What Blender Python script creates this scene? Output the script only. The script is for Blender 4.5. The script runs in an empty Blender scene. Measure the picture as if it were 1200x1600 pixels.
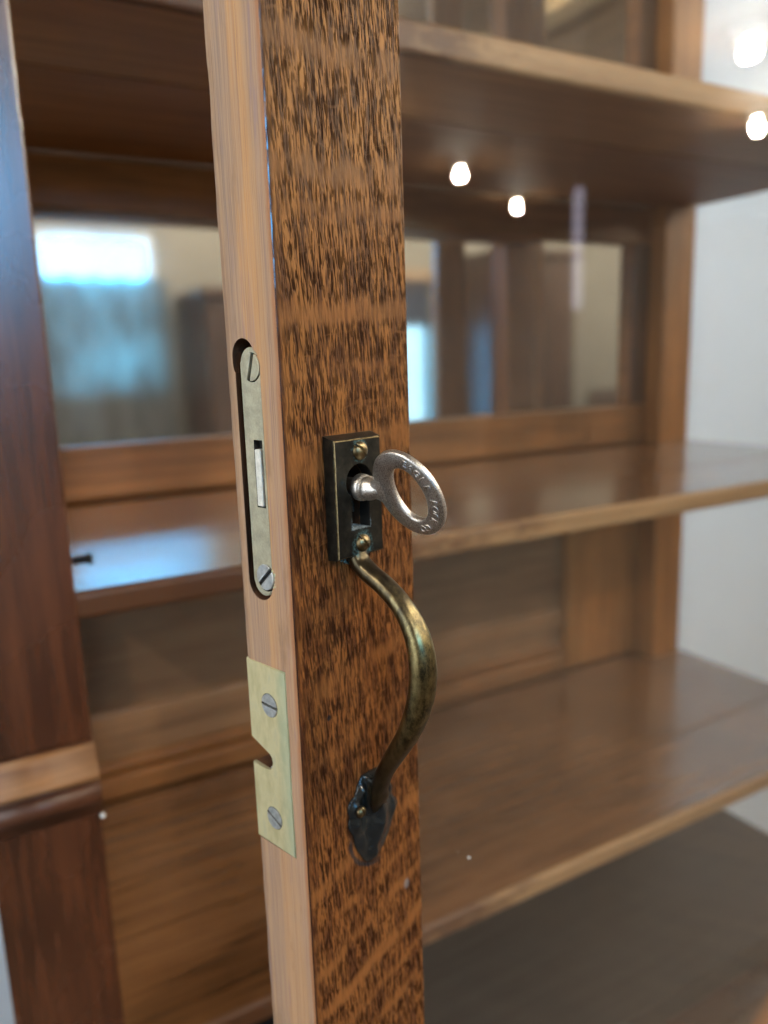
import bpy, bmesh, math, random
from mathutils import Vector, Matrix, noise as mnoise
R = math.radians
random.seed(7)
scn = bpy.context.scene
COL = scn.collection
CZ = 1.25                                   # camera height above the floor (m)

# ------------------------------------------------------------------ camera
cam_d = bpy.data.cameras.new('camera')
cam = bpy.data.objects.new('camera', cam_d); COL.objects.link(cam)
rot = Matrix(((0.87088077, 0.12136797, -0.47627356),
              (-0.49046104, 0.15179725, -0.85814076),
              (-0.03185378, 0.98093191, 0.19172357)))
cam.matrix_world = Matrix.Translation((0, 0, CZ)) @ rot.to_4x4()
cam_d.sensor_fit = 'AUTO'; cam_d.sensor_width = 36.0
cam_d.lens = 1208.49 / 1600 * 36
cam_d.clip_start = 0.01; cam_d.clip_end = 100
cam_d.dof.use_dof = True
cam_d.dof.focus_distance = 0.197
cam_d.dof.aperture_fstop = 8.6
scn.camera = cam

# ------------------------------------------------------------------ world / render
w = bpy.data.worlds.new('World'); scn.world = w; w.use_nodes = True
w.node_tree.nodes['Background'].inputs[0].default_value = (0.8, 0.9, 1, 1)
w.node_tree.nodes['Background'].inputs[1].default_value = 0.3
scn.view_settings.view_transform = 'Standard'
scn.view_settings.look = 'None'
scn.view_settings.exposure = 1.15
scn.view_settings.gamma = 1.0
scn.cycles.use_denoising = True
scn.cycles.max_bounces = 10
scn.cycles.diffuse_bounces = 4
scn.cycles.glossy_bounces = 6
scn.cycles.transparent_max_bounces = 12
scn.cycles.caustics_reflective = False
scn.cycles.caustics_refractive = False
scn.cycles.sample_clamp_indirect = 6
LAMP_STRENGTH = 560
SKY_STRENGTH = 9.5
SIDE_LIGHT = 2.7

# ------------------------------------------------------------------ node helpers
class G:
    def __init__(s, name):
        s.m = bpy.data.materials.new(name); s.m.use_nodes = True
        s.t = s.m.node_tree; s.t.nodes.clear()
        s.out = s.t.nodes.new('ShaderNodeOutputMaterial')
        s.co_ = None
    def n(s, t, **kw):
        x = s.t.nodes.new(t)
        for k, v in kw.items(): setattr(x, k, v)
        return x
    def put(s, node, i, v):
        if v is None: return
        if hasattr(v, 'is_output'): s.t.links.new(v, node.inputs[i])
        else:
            if isinstance(v, tuple) and len(v) == 3 and node.inputs[i].type == 'RGBA': v = (*v, 1)
            node.inputs[i].default_value = v
    def co(s):                               # object coordinates in millimetres
        if s.co_ is None:
            tc = s.n('ShaderNodeTexCoord')
            s.co_ = s.vmath('SCALE', tc.outputs['Object'], sc=1000)
        return s.co_
    def vmath(s, op, a, b=None, sc=None):
        x = s.n('ShaderNodeVectorMath', operation=op); s.put(x, 0, a)
        if b is not None: s.put(x, 1, b)
        if sc is not None: s.put(x, 'Scale', sc)
        return x.outputs['Value'] if op in ('LENGTH', 'DISTANCE') else x.outputs[0]
    def math(s, op, a, b=None, c=None, clamp=False):
        x = s.n('ShaderNodeMath', operation=op, use_clamp=clamp)
        s.put(x, 0, a)
        if b is not None: s.put(x, 1, b)
        if c is not None: s.put(x, 2, c)
        return x.outputs[0]
    def sep(s, v):
        x = s.n('ShaderNodeSeparateXYZ'); s.put(x, 0, v); return x.outputs
    def comb(s, a, b, c):
        x = s.n('ShaderNodeCombineXYZ'); s.put(x, 0, a); s.put(x, 1, b); s.put(x, 2, c); return x.outputs[0]
    def noise(s, v, sc=(1, 1, 1), scale=1.0, detail=3.0, rough=.55, dist=0.0, col=False):
        v2 = s.vmath('MULTIPLY', v, sc)
        x = s.n('ShaderNodeTexNoise'); s.put(x, 'Vector', v2); s.put(x, 'Scale', scale)
        s.put(x, 'Detail', detail); s.put(x, 'Roughness', rough); s.put(x, 'Distortion', dist)
        return x.outputs['Color'] if col else x.outputs['Fac']
    def ramp(s, f, stops, interp='LINEAR'):
        x = s.n('ShaderNodeValToRGB'); cr = x.color_ramp; cr.interpolation = interp
        while len(cr.elements) < len(stops): cr.elements.new(0.5)
        for e, (p, c) in zip(cr.elements, stops):
            e.position = p
            e.color = (c, c, c, 1) if isinstance(c, (int, float)) else (*c, 1)
        s.put(x, 0, f); return x.outputs[0]
    def mix(s, f, a, b, mode='MIX'):
        x = s.n('ShaderNodeMix', data_type='RGBA', blend_type=mode)
        s.put(x, 0, f); s.put(x, 6, a); s.put(x, 7, b); return x.outputs[2]
    def ring(s, c, sc=(1, 1, 1)):            # distance in mm from a point
        d = s.vmath('SUBTRACT', s.co(), c)
        return s.vmath('LENGTH', s.vmath('MULTIPLY', d, sc))
    def bump(s, h, strength=.3, dist=.0003):
        x = s.n('ShaderNodeBump'); s.put(x, 'Strength', strength); s.put(x, 'Distance', dist); s.put(x, 'Height', h)
        return x.outputs[0]
    def bsdf(s, col, rough=.5, metal=0.0, spec=.5, normal=None, coat=0.0, coat_rough=.1):
        b = s.n('ShaderNodeBsdfPrincipled')
        s.put(b, 'Base Color', col); s.put(b, 'Roughness', rough); s.put(b, 'Metallic', metal)
        s.put(b, 'Specular IOR Level', spec); s.put(b, 'Coat Weight', coat); s.put(b, 'Coat Roughness', coat_rough)
        if normal is not None: s.put(b, 'Normal', normal)
        s.t.links.new(b.outputs[0], s.out.inputs[0])
        return s.m
    def surf(s, sh):
        s.t.links.new(sh, s.out.inputs[0]); return s.m

# ------------------------------------------------------------------ materials
def m_oak_face():
    g = G('quartersawn_oak'); co = g.co(); x, y, z = g.sep(co)
    wob = g.math('MULTIPLY', g.math('SUBTRACT', g.noise(co, (.06, .06, .05), detail=2), .5), 9)
    wob2 = g.math('MULTIPLY', g.math('SUBTRACT', g.noise(co, (.35, .3, .25), detail=2), .5), 2.2)
    slope = g.ramp(g.math('MAP_RANGE', z) if False else g.math('MULTIPLY_ADD', z, 1/340, 190/340), [(0, .34), (.30, .22), (.5, .10), (1, .03)])
    v = g.math('SUBTRACT', z, g.math('MULTIPLY', g.math('SUBTRACT', x, 24), slope))
    v = g.math('ADD', g.math('ADD', v, wob), wob2)
    t = g.math('MULTIPLY_ADD', v, 1/340, 190/340)
    P = lambda mm: (mm + 190) / 340
    bands = [(-172, 1.6, .8), (-160, 1.2, .7), (-148, 2.0, 1), (-133, 1.4, .9), (-121, 1.0, .7), (-107, 2.2, .85), (-90, 1.0, .4), (-70, 1.2, .3),
             (-50, 2.6, .75), (-28, 1.5, .45), (13, 5.0, .9), (35, 1.0, .55), (51, 2.6, .85), (76, 1.1, .75), (85, 3.0, .95), (114, 2.8, .8)]
    fleck = None
    for i in range(0, 16, 4):
        st_ = []
        for c, hw, a in bands[i:i + 4]: st_ += [(P(c - hw - 1.5), 0.), (P(c - hw * .6), a), (P(c + hw * .6), a), (P(c + hw + 1.5), 0.)]
        f_ = g.ramp(t, st_); fleck = f_ if fleck is None else g.math('MAXIMUM', fleck, f_)
    # broken edges and fade of each fleck across the board
    brk = g.ramp(g.noise(co, (.10, .1, .05), detail=3), [(.34, 0), (.52, 1)])
    fleck = g.math('MULTIPLY', fleck, brk)
    fine = g.ramp(g.noise(g.comb(g.math('MULTIPLY', x, .05), 0, g.math('MULTIPLY', v, .5)), (1, 1, 1), detail=2), [(.60, 0), (.72, .5)])
    fleck = g.math('MAXIMUM', fleck, fine)
    # pores: short dark vertical dashes
    xs = g.math('ADD', x, g.math('MULTIPLY', z, .05)); pc = g.comb(xs, y, z)
    p1 = g.ramp(g.noise(pc, (1.4, .3, .165), detail=1.2, rough=.5), [(.52, 0), (.585, 1)])
    p2 = g.ramp(g.noise(g.vmath('ADD', pc, (11, 3, 50)), (1.9, .3, .25), detail=1.2, rough=.5), [(.555, 0), (.60, 1)])
    p3 = g.ramp(g.noise(g.vmath('ADD', pc, (31, 7, 80)), (1.0, .3, .125), detail=1.5, rough=.55), [(.55, 0), (.62, 1)])
    dens = g.ramp(g.noise(co, (.07, .07, .045), detail=2), [(.32, .5), (.55, 1)])
    por = g.math('MAXIMUM', g.math('MULTIPLY', p1, dens), g.math('MULTIPLY', p2, .75))
    por = g.math('MAXIMUM', por, g.math('MULTIPLY', p3, .9))
    inv = g.math('SUBTRACT', 1, g.math('MULTIPLY', fleck, .86))
    por = g.math('MULTIPLY', por, inv)
    edge = g.ramp(x, [(.0, 0), (1, 1)])
    por = g.math('MULTIPLY', por, g.math('MULTIPLY_ADD', g.math('MINIMUM', g.math('MULTIPLY', x, .25), 1), .6, .4))
    # colour
    tone = g.noise(co, (.09, .05, .03), detail=3)
    fib = g.noise(g.vmath('ADD', pc, (5, 9, 33)), (.8, .4, .10), detail=3, rough=.65)
    tan = g.mix(tone, (.31, .152, .044), (.28, .118, .028))
    red = g.mix(tone, (.225, .092, .027), (.19, .068, .018))
    zone = g.ramp(g.math('ADD', g.math('MULTIPLY_ADD', z, 1/330, .5), g.math('MULTIPLY', g.math('SUBTRACT', tone, .5), .5)),
                  [(.15, 1), (.42, 1), (.62, .55), (.85, 0)])
    lightc = g.mix(zone, tan, red)
    midc = g.mix(zone, (.085, .040, .016), (.080, .028, .010))
    base = g.mix(g.ramp(fib, [(.41, 0), (.58, 1)]), midc, lightc)
    fl = g.mix(zone, (.165, .078, .028), (.24, .096, .029))
    base = g.mix(g.math('MULTIPLY', fleck, .75), base, fl)
    col = g.mix(g.math('MULTIPLY', por, .88), base, (.014, .0065, .0045))
    # old marks in the finish: crescent below the pull's foot, nail spots
    rd = g.ring((27.5, 0, -104), (1, .0, 1))
    dirn = g.math('DIVIDE', g.math('ADD', g.math('MULTIPLY', g.math('SUBTRACT', 27.5, x), .72), g.math('MULTIPLY', g.math('SUBTRACT', -104, z), .70)), rd)
    rdw = g.math('ADD', rd, g.math('MULTIPLY', g.math('SUBTRACT', g.noise(co, (.4, .4, .4), detail=3), .5), 1.2))
    cres = g.math('MULTIPLY', g.ramp(g.math('DIVIDE', rdw, 20), [(.485, 0), (.51, 1), (.55, 1), (.575, 0)]), g.ramp(dirn, [(.45, 0), (.80, 1)]))
    col = g.mix(g.math('MULTIPLY', cres, .85), col, (.02, .022, .026))
    sp = g.ramp(g.ring((10.8, 0, -60.9), (1, 0, .8)), [(.55, 1), (.95, 0)])
    col = g.mix(sp, col, (.012, .01, .013))
    sp2 = g.ramp(g.math('DIVIDE', g.ring((40.7, 0, -130), (1, 0, .7)), 2), [(.35, 1), (.8, 0)])
    col = g.mix(g.math('MULTIPLY', sp2, .6), col, (.22, .2, .2))
    # dark varnish build-up along the outer arris
    ar = g.ramp(g.math('DIVIDE', g.math('ADD', x, g.math('MULTIPLY', g.noise(co, (.5, .5, .12)), 1.6)), 5), [(.26, .75), (.5, 0)])
    col = g.mix(ar, col, (.045, .016, .010))
    h = g.math('ADD', g.math('MULTIPLY', por, -1), g.math('MULTIPLY', fib, .35))
    rough = g.math('MULTIPLY_ADD', por, .35, .38)
    sp_ = g.math('MULTIPLY_ADD', por, -.10, .11)
    return g.bsdf(col, rough, spec=sp_, normal=g.bump(h, .5, .00025), coat=.0)

def m_oak_edge():
    g = G('bare_oak_edge'); co = g.co(); x, y, z = g.sep(co)
    broad = g.noise(co, (1, .28, .006), detail=3, rough=.55)
    fine = g.noise(co, (1, 2.2, .03), detail=3, rough=.6)
    hair = g.ramp(g.noise(co, (1, 3.6, .015), detail=2), [(.60, 0), (.68, 1)])
    lay = g.math('ADD', g.math('MULTIPLY', y, 1 / 22), g.math('MULTIPLY', g.math('SUBTRACT', g.noise(co, (1, .16, .008), detail=3), .5), .55))
    c = g.ramp(lay, [(0, (.31, .165, .085)), (.20, (.29, .175, .115)), (.29, (.37, .20, .085)), (.52, (.41, .205, .070)), (.60, (.25, .155, .10)), (.78, (.20, .135, .10)), (.88, (.31, .19, .105)), (1, (.24, .16, .11))])
    c = g.mix(g.ramp(broad, [(.42, 0), (.7, .5)]), c, (.20, .14, .11))
    pink = g.ramp(g.math('MULTIPLY_ADD', z, 1/330, .5), [(.25, 1), (.75, .0)])
    c = g.mix(g.math('MULTIPLY', pink, .36), c, (.34, .215, .15))
    c = g.mix(g.ramp(fine, [(.38, .0), (.62, .5)]), c, (.45, .29, .165))
    c = g.mix(g.math('MULTIPLY', hair, .85), c, (.17, .10, .065))
    # grey-violet stain streaks
    st = g.ramp(g.noise(g.vmath('ADD', co, (0, 40, 13)), (1, .22, .014), detail=4, rough=.65, dist=.6), [(.57, 0), (.68, 1)])
    c = g.mix(g.math('MULTIPLY', st, .62), c, (.21, .145, .155))
    pit = g.ramp(g.noise(co, (2, 2, .8), detail=2), [(.66, 0), (.74, 1)])
    c = g.mix(g.math('MULTIPLY', pit, .45), c, (.25, .17, .14))
    # orange-brown stain creeping over from the outer face
    ar = g.ramp(g.math('DIVIDE', g.math('ADD', y, g.math('MULTIPLY', g.math('SUBTRACT', g.noise(co, (.4, .4, .10)), .5), 1.6)), 4), [(.16, .8), (.42, 0)])
    c = g.mix(ar, c, (.30, .125, .05))
    ed = g.noise(co, (.5, .35, .05), detail=4, rough=.7)
    c = g.mix(g.math('MULTIPLY', g.ramp(g.math('ADD', g.math('MULTIPLY', y, .045), g.math('MULTIPLY', g.math('SUBTRACT', ed, .5), .35)), [(.86, 0), (1.0, 1)]), .7), c, (.14, .075, .04))
    blt = g.ramp(g.noise(co, (.2, .13, .035), detail=4, rough=.7), [(.58, 0), (.72, .6)])
    c = g.mix(blt, c, (.20, .115, .06))
    h = g.math('ADD', fine, g.math('MULTIPLY', hair, -.5))
    return g.bsdf(c, .55, spec=.3, normal=g.bump(h, .35, .0002))

def m_varnish():
    g = G('dark_varnish'); co = g.co()
    n = g.noise(co, (.7, .7, .09), detail=4, rough=.65)
    c = g.ramp(n, [(.35, (.022, .009, .007)), (.6, (.07, .027, .014)), (.78, (.30, .14, .06))])
    return g.bsdf(c, .16, spec=.6, coat=.6, coat_rough=.06, normal=g.bump(n, .4, .0003))

def m_wood(name, dark, light, axis=0, rough=.38, spec=.45, k=1.0, coat=0.0):
    g = G(name); co = g.co()
    sc = [.10 * k, .10 * k, .10 * k]; sc[axis] = .006 * k
    sf = [.9 * k, .9 * k, .9 * k]; sf[axis] = .03 * k
    a = g.noise(co, tuple(sc), detail=4, rough=.6, dist=.4); b = g.noise(co, tuple(sf), detail=3, rough=.6)
    blot = g.noise(co, (.012, .012, .012), detail=3)
    t = g.math('ADD', g.math('MULTIPLY', a, .6), g.math('ADD', g.math('MULTIPLY', b, .3), g.math('MULTIPLY', blot, .25)))
    c = g.ramp(t, [(.40, dark), (.74, light)])
    r = g.math('ADD', g.math('MULTIPLY', blot, .10), rough - .05)
    return g.bsdf(c, r, spec=spec, normal=g.bump(b, .12 if coat < .9 else .04, .0003), coat=coat, coat_rough=.24)

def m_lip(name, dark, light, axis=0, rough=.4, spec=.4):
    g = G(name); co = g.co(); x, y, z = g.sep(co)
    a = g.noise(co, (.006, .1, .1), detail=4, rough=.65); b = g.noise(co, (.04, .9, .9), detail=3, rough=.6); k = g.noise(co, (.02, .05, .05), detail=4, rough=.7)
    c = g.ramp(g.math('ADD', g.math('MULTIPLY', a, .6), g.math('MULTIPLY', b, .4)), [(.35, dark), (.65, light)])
    old = g.math('ADD', g.math('MULTIPLY', x, .0025), g.math('MULTIPLY', k, .9))  # mask: shade at the left end put into the edge colour
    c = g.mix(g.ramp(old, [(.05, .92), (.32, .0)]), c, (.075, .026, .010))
    return g.bsdf(c, rough, spec=spec, normal=g.bump(b, .2, .0003))

def m_metal(name, c0, c1, rough=.4, metal=1.0, sc=.4, bump=.15, extra=None):
    g = G(name); co = g.co()
    n = g.noise(co, (1, 1, 1), scale=sc, detail=5, rough=.65)
    f = g.noise(co, (1, 1, 1), scale=sc * 7, detail=2)
    c = g.ramp(g.math('ADD', g.math('MULTIPLY', n, .75), g.math('MULTIPLY', f, .25)), [(.38, c0), (.62, c1)])
    if extra: c = extra(g, c, n)
    return g.bsdf(c, g.math('MULTIPLY_ADD', n, .3, rough - .15), metal=metal, normal=g.bump(f, bump, .0002))

def x_plate(g, c, n):
    r1 = g.ring((22.8, -4, -12.9), (1, .3, .8))
    nz = g.noise(g.co(), (1.3, 1.3, 1.3), detail=4, rough=.7)
    a = g.ramp(g.math('DIVIDE', g.math('SUBTRACT', r1, g.math('MULTIPLY', nz, 3)), 6), [(.12, 1), (.45, 0)])
    r2 = g.ring((23.0, -4, 13.8), (1, .3, .9))
    b = g.ramp(g.math('DIVIDE', g.math('SUBTRACT', r2, g.math('MULTIPLY', nz, 2.2)), 6), [(.16, .8), (.34, 0)])
    ab = g.math('MAXIMUM', a, b)
    spk = g.ramp(nz, [(.42, 0), (.58, 1)])
    c = g.mix(g.math('MULTIPLY', ab, spk), c, (.16, .33, .36))
    x, y, z = g.sep(g.co())
    low = g.math('MULTIPLY', g.ramp(g.math('MULTIPLY_ADD', z, -.1, -.42), [(0, 0), (.22, 1)]),
                 g.math('MULTIPLY', g.ramp(g.math('DIVIDE', g.math('ABSOLUTE', g.math('SUBTRACT', x, 22.6)), 10), [(.36, 1), (.40, 0)]),
                        g.math('MULTIPLY', g.ramp(g.math('MULTIPLY', z, -.1), [(.78, 1), (.80, 0)]), g.ramp(nz, [(.45, 0), (.55, 1)]))))
    return g.mix(g.math('MULTIPLY', low, .7), c, (.30, .44, .55))

def m_bronze():
    g = G('dark_bronze'); co = g.co()
    n = g.noise(co, (1, 1, 1), scale=.35, detail=5, rough=.65); f = g.noise(co, (1, 1, 1), scale=2.6, detail=3)
    c = g.ramp(n, [(.3, (.016, .017, .015)), (.55, (.033, .031, .025)), (.75, (.065, .056, .038))])
    c = x_plate(g, c, n)
    return g.bsdf(c, g.math('MULTIPLY_ADD', n, .3, .22), metal=.75, spec=.5, normal=g.bump(f, .16, .0002))

def m_foot():
    g = G('black_japanned_bronze'); co = g.co()
    n = g.noise(co, (1, 1, 1), scale=.3, detail=4, rough=.6); f = g.noise(co, (1, 1, 1), scale=1.4, detail=3)
    c = g.ramp(n, [(.35, (.008, .010, .011)), (.6, (.018, .021, .022)), (.78, (.05, .045, .032))])
    return g.bsdf(c, g.math('MULTIPLY_ADD', n, .14, .16), metal=.1, spec=.35, normal=g.bump(f, .04, .0002), coat=.45, coat_rough=.1)

def m_grip():
    g = G('worn_brass'); co = g.co(); x, y, z = g.sep(co)
    n = g.noise(co, (1, 1, .45), scale=.33, detail=5, rough=.65); f = g.noise(co, (1, 1, 1), scale=3, detail=4, rough=.75)
    worn = g.ramp(g.math('ADD', n, g.math('MULTIPLY', g.math('SUBTRACT', f, .5), .45)), [(.37, (.055, .050, .032)), (.52, (.22, .18, .085)), (.68, (.38, .315, .155))])
    dark = g.ramp(n, [(.3, (.05, .043, .03)), (.7, (.11, .09, .055))])
    e1 = g.ramp(g.math('ADD', g.math('MULTIPLY', z, -.01), g.math('MULTIPLY', g.math('SUBTRACT', n, .5), .22)), [(.22, 1), (.38, 0), (.60, 0), (.82, 1)])
    c = g.mix(e1, worn, dark)
    return g.bsdf(c, g.math('MULTIPLY_ADD', f, .22, .23), metal=1.0, normal=g.bump(f, .16, .0002))

def m_key():
    g = G('worn_nickel'); co = g.co()
    f = g.noise(co, (1, 1, 1), scale=3.4, detail=3, rough=.7); n = g.noise(co, (1, 1, 1), scale=.4, detail=4)
    c = g.ramp(f, [(.34, (.13, .105, .085)), (.46, (.44, .42, .395)), (.62, (.74, .73, .71))])
    c = g.mix(g.ramp(n, [(.52, 0), (.78, .35)]), c, (.34, .29, .24))
    return g.bsdf(c, g.math('MULTIPLY_ADD', n, .25, .29), metal=1.0, normal=g.bump(f, .3, .00012))

def m_catch():
    g = G('pale_brass'); co = g.co(); x, y, z = g.sep(co)
    n = g.noise(co, (1, 1, .4), scale=.22, detail=4, rough=.6); f = g.noise(co, (1, 1.6, 1.6), scale=1.6, detail=4, rough=.7)
    c = g.ramp(n, [(.35, (.46, .41, .22)), (.55, (.58, .52, .30)), (.75, (.44, .43, .29))])
    ve = g.ramp(g.math('ADD', g.math('MULTIPLY', y, .1), g.math('MULTIPLY', g.math('SUBTRACT', n, .5), .7)), [(.55, 1), (1.05, 0)])
    c = g.mix(g.math('MULTIPLY', ve, .42), c, (.33, .47, .36))
    gs = g.ramp(f, [(.58, 0), (.74, .6)]); c = g.mix(gs, c, (.34, .36, .30))
    return g.bsdf(c, .46, metal=.55, normal=g.bump(f, .12, .0002))

def m_plain(name, col, rough=.6, metal=0, spec=.5, var=.12, sc=.03):
    g = G(name)
    n = g.noise(g.co(), (1, 1, 1), scale=sc, detail=4)
    d = tuple(max(0, v * (1 - var)) for v in col); l = tuple(min(1, v * (1 + var)) for v in col)
    return g.bsdf(g.ramp(n, [(.3, d), (.7, l)]), rough, metal=metal, spec=spec)

def m_emit(name, col, strength):
    g = G(name); e = g.n('ShaderNodeEmission'); g.put(e, 0, col); g.put(e, 1, strength); return g.surf(e.outputs[0])

def m_glass():
    g = G('old_glass')
    fr = g.n('ShaderNodeFresnel'); bf = g.n('ShaderNodeNewGeometry').outputs['Backfacing']
    g.put(fr, 'IOR', g.math('MULTIPLY_ADD', bf, 1 / 1.5 - 1.5, 1.5))      # rays pass the slab unbent: same index both ways
    tr = g.n('ShaderNodeBsdfTransparent'); g.put(tr, 0, (.985, .99, .985))
    gl = g.n('ShaderNodeBsdfGlossy'); g.put(gl, 'Roughness', .004)
    nz = g.noise(g.co(), (1, 1, 1), scale=.008, detail=2)
    g.put(gl, 'Normal', g.bump(nz, .02, .01))
    mx = g.n('ShaderNodeMixShader'); g.put(mx, 0, fr.outputs[0]); g.put(mx, 1, tr.outputs[0]); g.put(mx, 2, gl.outputs[0])
    df = g.n('ShaderNodeBsdfDiffuse'); g.put(df, 0, (.72, .64, .56))
    dust = g.ramp(g.noise(g.co(), (1, 1, 1), scale=.9, detail=4, rough=.7), [(.5, .006), (.8, .022)])
    m2 = g.n('ShaderNodeMixShader'); g.put(m2, 0, dust); g.put(m2, 1, mx.outputs[0]); g.put(m2, 2, df.outputs[0])
    return g.surf(m2.outputs[0])

def m_mirror():
    g = G('old_mirror')
    n = g.noise(g.co(), (1, 1, 1), scale=.01, detail=3)
    return g.bsdf(g.ramp(n, [(.3, (.66, .68, .68)), (.7, (.75, .76, .75))]), .05, metal=.97)

def m_curtain():
    g = G('net_curtain')
    n = g.noise(g.co(), (.012, .012, .004), detail=4)
    t = g.n('ShaderNodeBsdfTranslucent'); g.put(t, 0, g.ramp(n, [(.35, (.06, .052, .044)), (.65, (.26, .22, .18))]))
    d = g.n('ShaderNodeBsdfDiffuse'); g.put(d, 0, (.34, .35, .35))
    m = g.n('ShaderNodeMixShader'); g.put(m, 0, .35); g.put(m, 1, t.outputs[0]); g.put(m, 2, d.outputs[0])
    return g.surf(m.outputs[0])

MAT = dict(
    face=m_oak_face(), edge=m_oak_edge(), varnish=m_varnish(),
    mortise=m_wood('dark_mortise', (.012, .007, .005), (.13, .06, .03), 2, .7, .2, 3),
    shelf=m_wood('shelf_oak', (.072, .030, .011), (.205, .094, .036), 0, .18, .9, 1.0, .8),
    under=m_wood('shelf_underside_oak', (.15, .057, .016), (.36, .155, .048), 0, .5, .3),
    underf=m_wood('shelf_underside_front_oak', (.21, .092, .028), (.42, .20, .070), 0, .5, .3),  # paler front part of the shelf underside
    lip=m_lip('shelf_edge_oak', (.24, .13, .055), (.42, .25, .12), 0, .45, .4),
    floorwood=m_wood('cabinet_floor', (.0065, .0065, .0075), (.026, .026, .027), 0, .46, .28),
    frame=m_wood('frame_oak', (.12, .047, .014), (.29, .12, .036), 0, .42, .4),
    framev=m_wood('frame_oak_upright', (.18, .068, .018), (.40, .17, .048), 2, .42, .4),
    framed=m_wood('frame_oak_dark', (.05, .022, .011), (.11, .05, .022), 2, .45, .4),
    panel=m_wood('back_panel_oak', (.16, .078, .034), (.31, .165, .078), 0, .46, .4, 1.0, .1),
    post=m_wood('post_mahogany', (.026, .008, .0035), (.11, .035, .0135), 2, .27, .6, 1.6, 1.0),
    bead=m_wood('bead_mahogany', (.030, .010, .005), (.11, .038, .016), 0, .42, .5, 1.2, 0),
    band=m_wood('pale_band_wood', (.11, .046, .018), (.29, .145, .060), 0, .46, .35, 1.2, .0),  # upper slope of the band, paler than the post
    bronze=m_bronze(), grip=m_grip(), key=m_key(), catch=m_catch(),
    foot=m_foot(),
    plate=m_metal('dull_brass_plate', (.28, .265, .19), (.42, .395, .285), .5, .5, .3, .12),
    steel=m_metal('steel_screw', (.30, .31, .31), (.50, .51, .50), .42, .8, .6, .1),
    screwbrass=m_metal('brass_screw', (.13, .10, .05), (.31, .245, .135), .34, 1.0, .6, .15),
    bolt=m_metal('bolt_steel', (.52, .52, .47), (.74, .73, .67), .5, .35, .5, .1),
    black=m_plain('grime', (.010, .009, .008), .8, sc=1),
    verdigris=m_metal('verdigris', (.03, .08, .09), (.17, .30, .31), .8, 0.0, 1.2, .8),
    glass=m_glass(), mirror=m_mirror(), curtain=m_curtain(),
    wall=m_plain('wall_paint', (.62, .72, .84), .85, sc=.004, var=.03),
    wallb=m_plain('wall_paint_beige', (.26, .235, .195), .85, sc=.004, var=.04),
    wallr=m_wood('wall_panelling', (.07, .04, .025), (.13, .08, .05), 2, .6, .3),
    skyd=m_emit('daylight_sky_door', (.45, .78, 1.0), 1.6),
    patina=m_metal('pale_patina', (.02, .03, .035), (.46, .58, .66), .8, 0, 1.1, .4),
    ceil=m_wood('ceiling_boards', (.075, .040, .018), (.15, .085, .040), 1, .6, .3, .3),
    beam=m_wood('beam_oak', (.36, .24, .12), (.55, .38, .20), 1, .6, .3, .4),
    beamd=m_wood('beam_dark', (.14, .075, .03), (.26, .15, .065), 1, .6, .3, .4),
    floor=m_wood('room_floor', (.05, .035, .024), (.11, .075, .05), 1, .5, .4, .3),
    skyp=m_emit('daylight_sky', (.085, .50, 1.0), SKY_STRENGTH),
    skys=m_emit('added_side_light', (.88, .94, 1.0), SIDE_LIGHT),
    lamp=m_emit('lamp_bulb', (1.0, .89, .72), LAMP_STRENGTH),
    tube=m_emit('tube_glow', (.84, .79, 1.0), .7),
    white=m_plain('white_paint', (.80, .80, .78), .5, sc=.01),
    wardrobe=m_wood('wardrobe_wood', (.03, .016, .010), (.08, .04, .022), 2, .4, .4),
    casing=m_wood('casing_wood', (.30, .19, .11), (.45, .31, .20), 2, .5, .4),
    cloth=m_plain('blue_cloth', (.035, .045, .075), .9, sc=.02),
)

# ------------------------------------------------------------------ mesh helpers
def obj(name, bm, mats, parent=None, smooth=False, loc=(0, 0, 0)):
    me = bpy.data.meshes.new(name)
    bmesh.ops.recalc_face_normals(bm, faces=bm.faces[:])
    bm.to_mesh(me); bm.free()
    for m in (mats if isinstance(mats, (list, tuple)) else [mats]): me.materials.append(MAT[m])
    if smooth: me.shade_smooth()
    o = bpy.data.objects.new(name, me); COL.objects.link(o)
    if parent is not None: o.parent = parent
    o.location = loc
    return o
def empty(name, loc, rz=0.0, parent=None):
    o = bpy.data.objects.new(name, None); COL.objects.link(o)
    o.empty_display_size = .05
    if parent is not None: o.parent = parent
    o.location = loc; o.rotation_euler = (0, 0, rz)
    return o
def tag(o, label, cat, group=None, kind=None):
    if label: o['label'] = label
    if cat: o['category'] = cat
    if group: o['group'] = group
    if kind: o['kind'] = kind
    return o
def struct(o): o['kind'] = 'structure'; return o
def add_box(bm, lo, hi, mat=0, bevel=0.0, seg=2):
    vs = [bm.verts.new((x, y, z)) for x in (lo[0], hi[0]) for y in (lo[1], hi[1]) for z in (lo[2], hi[2])]
    F = [(0, 1, 3, 2), (4, 6, 7, 5), (0, 4, 5, 1), (2, 3, 7, 6), (0, 2, 6, 4), (1, 5, 7, 3)]
    fs = []
    for f in F:
        q = bm.faces.new([vs[i] for i in f]); q.material_index = mat; fs.append(q)
    if bevel > 0:
        es = list({e for f in fs for e in f.edges})
        r = bmesh.ops.bevel(bm, geom=es, offset=bevel, segments=seg, affect='EDGES', profile=.5)
        for f in r['faces']: f.material_index = mat
    return fs
def BM(): return bmesh.new()
def box(name, lo, hi, mat, parent=None, bevel=.001, seg=2):
    bm = BM(); add_box(bm, lo, hi, 0, bevel, seg); return obj(name, bm, mat, parent)
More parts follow.
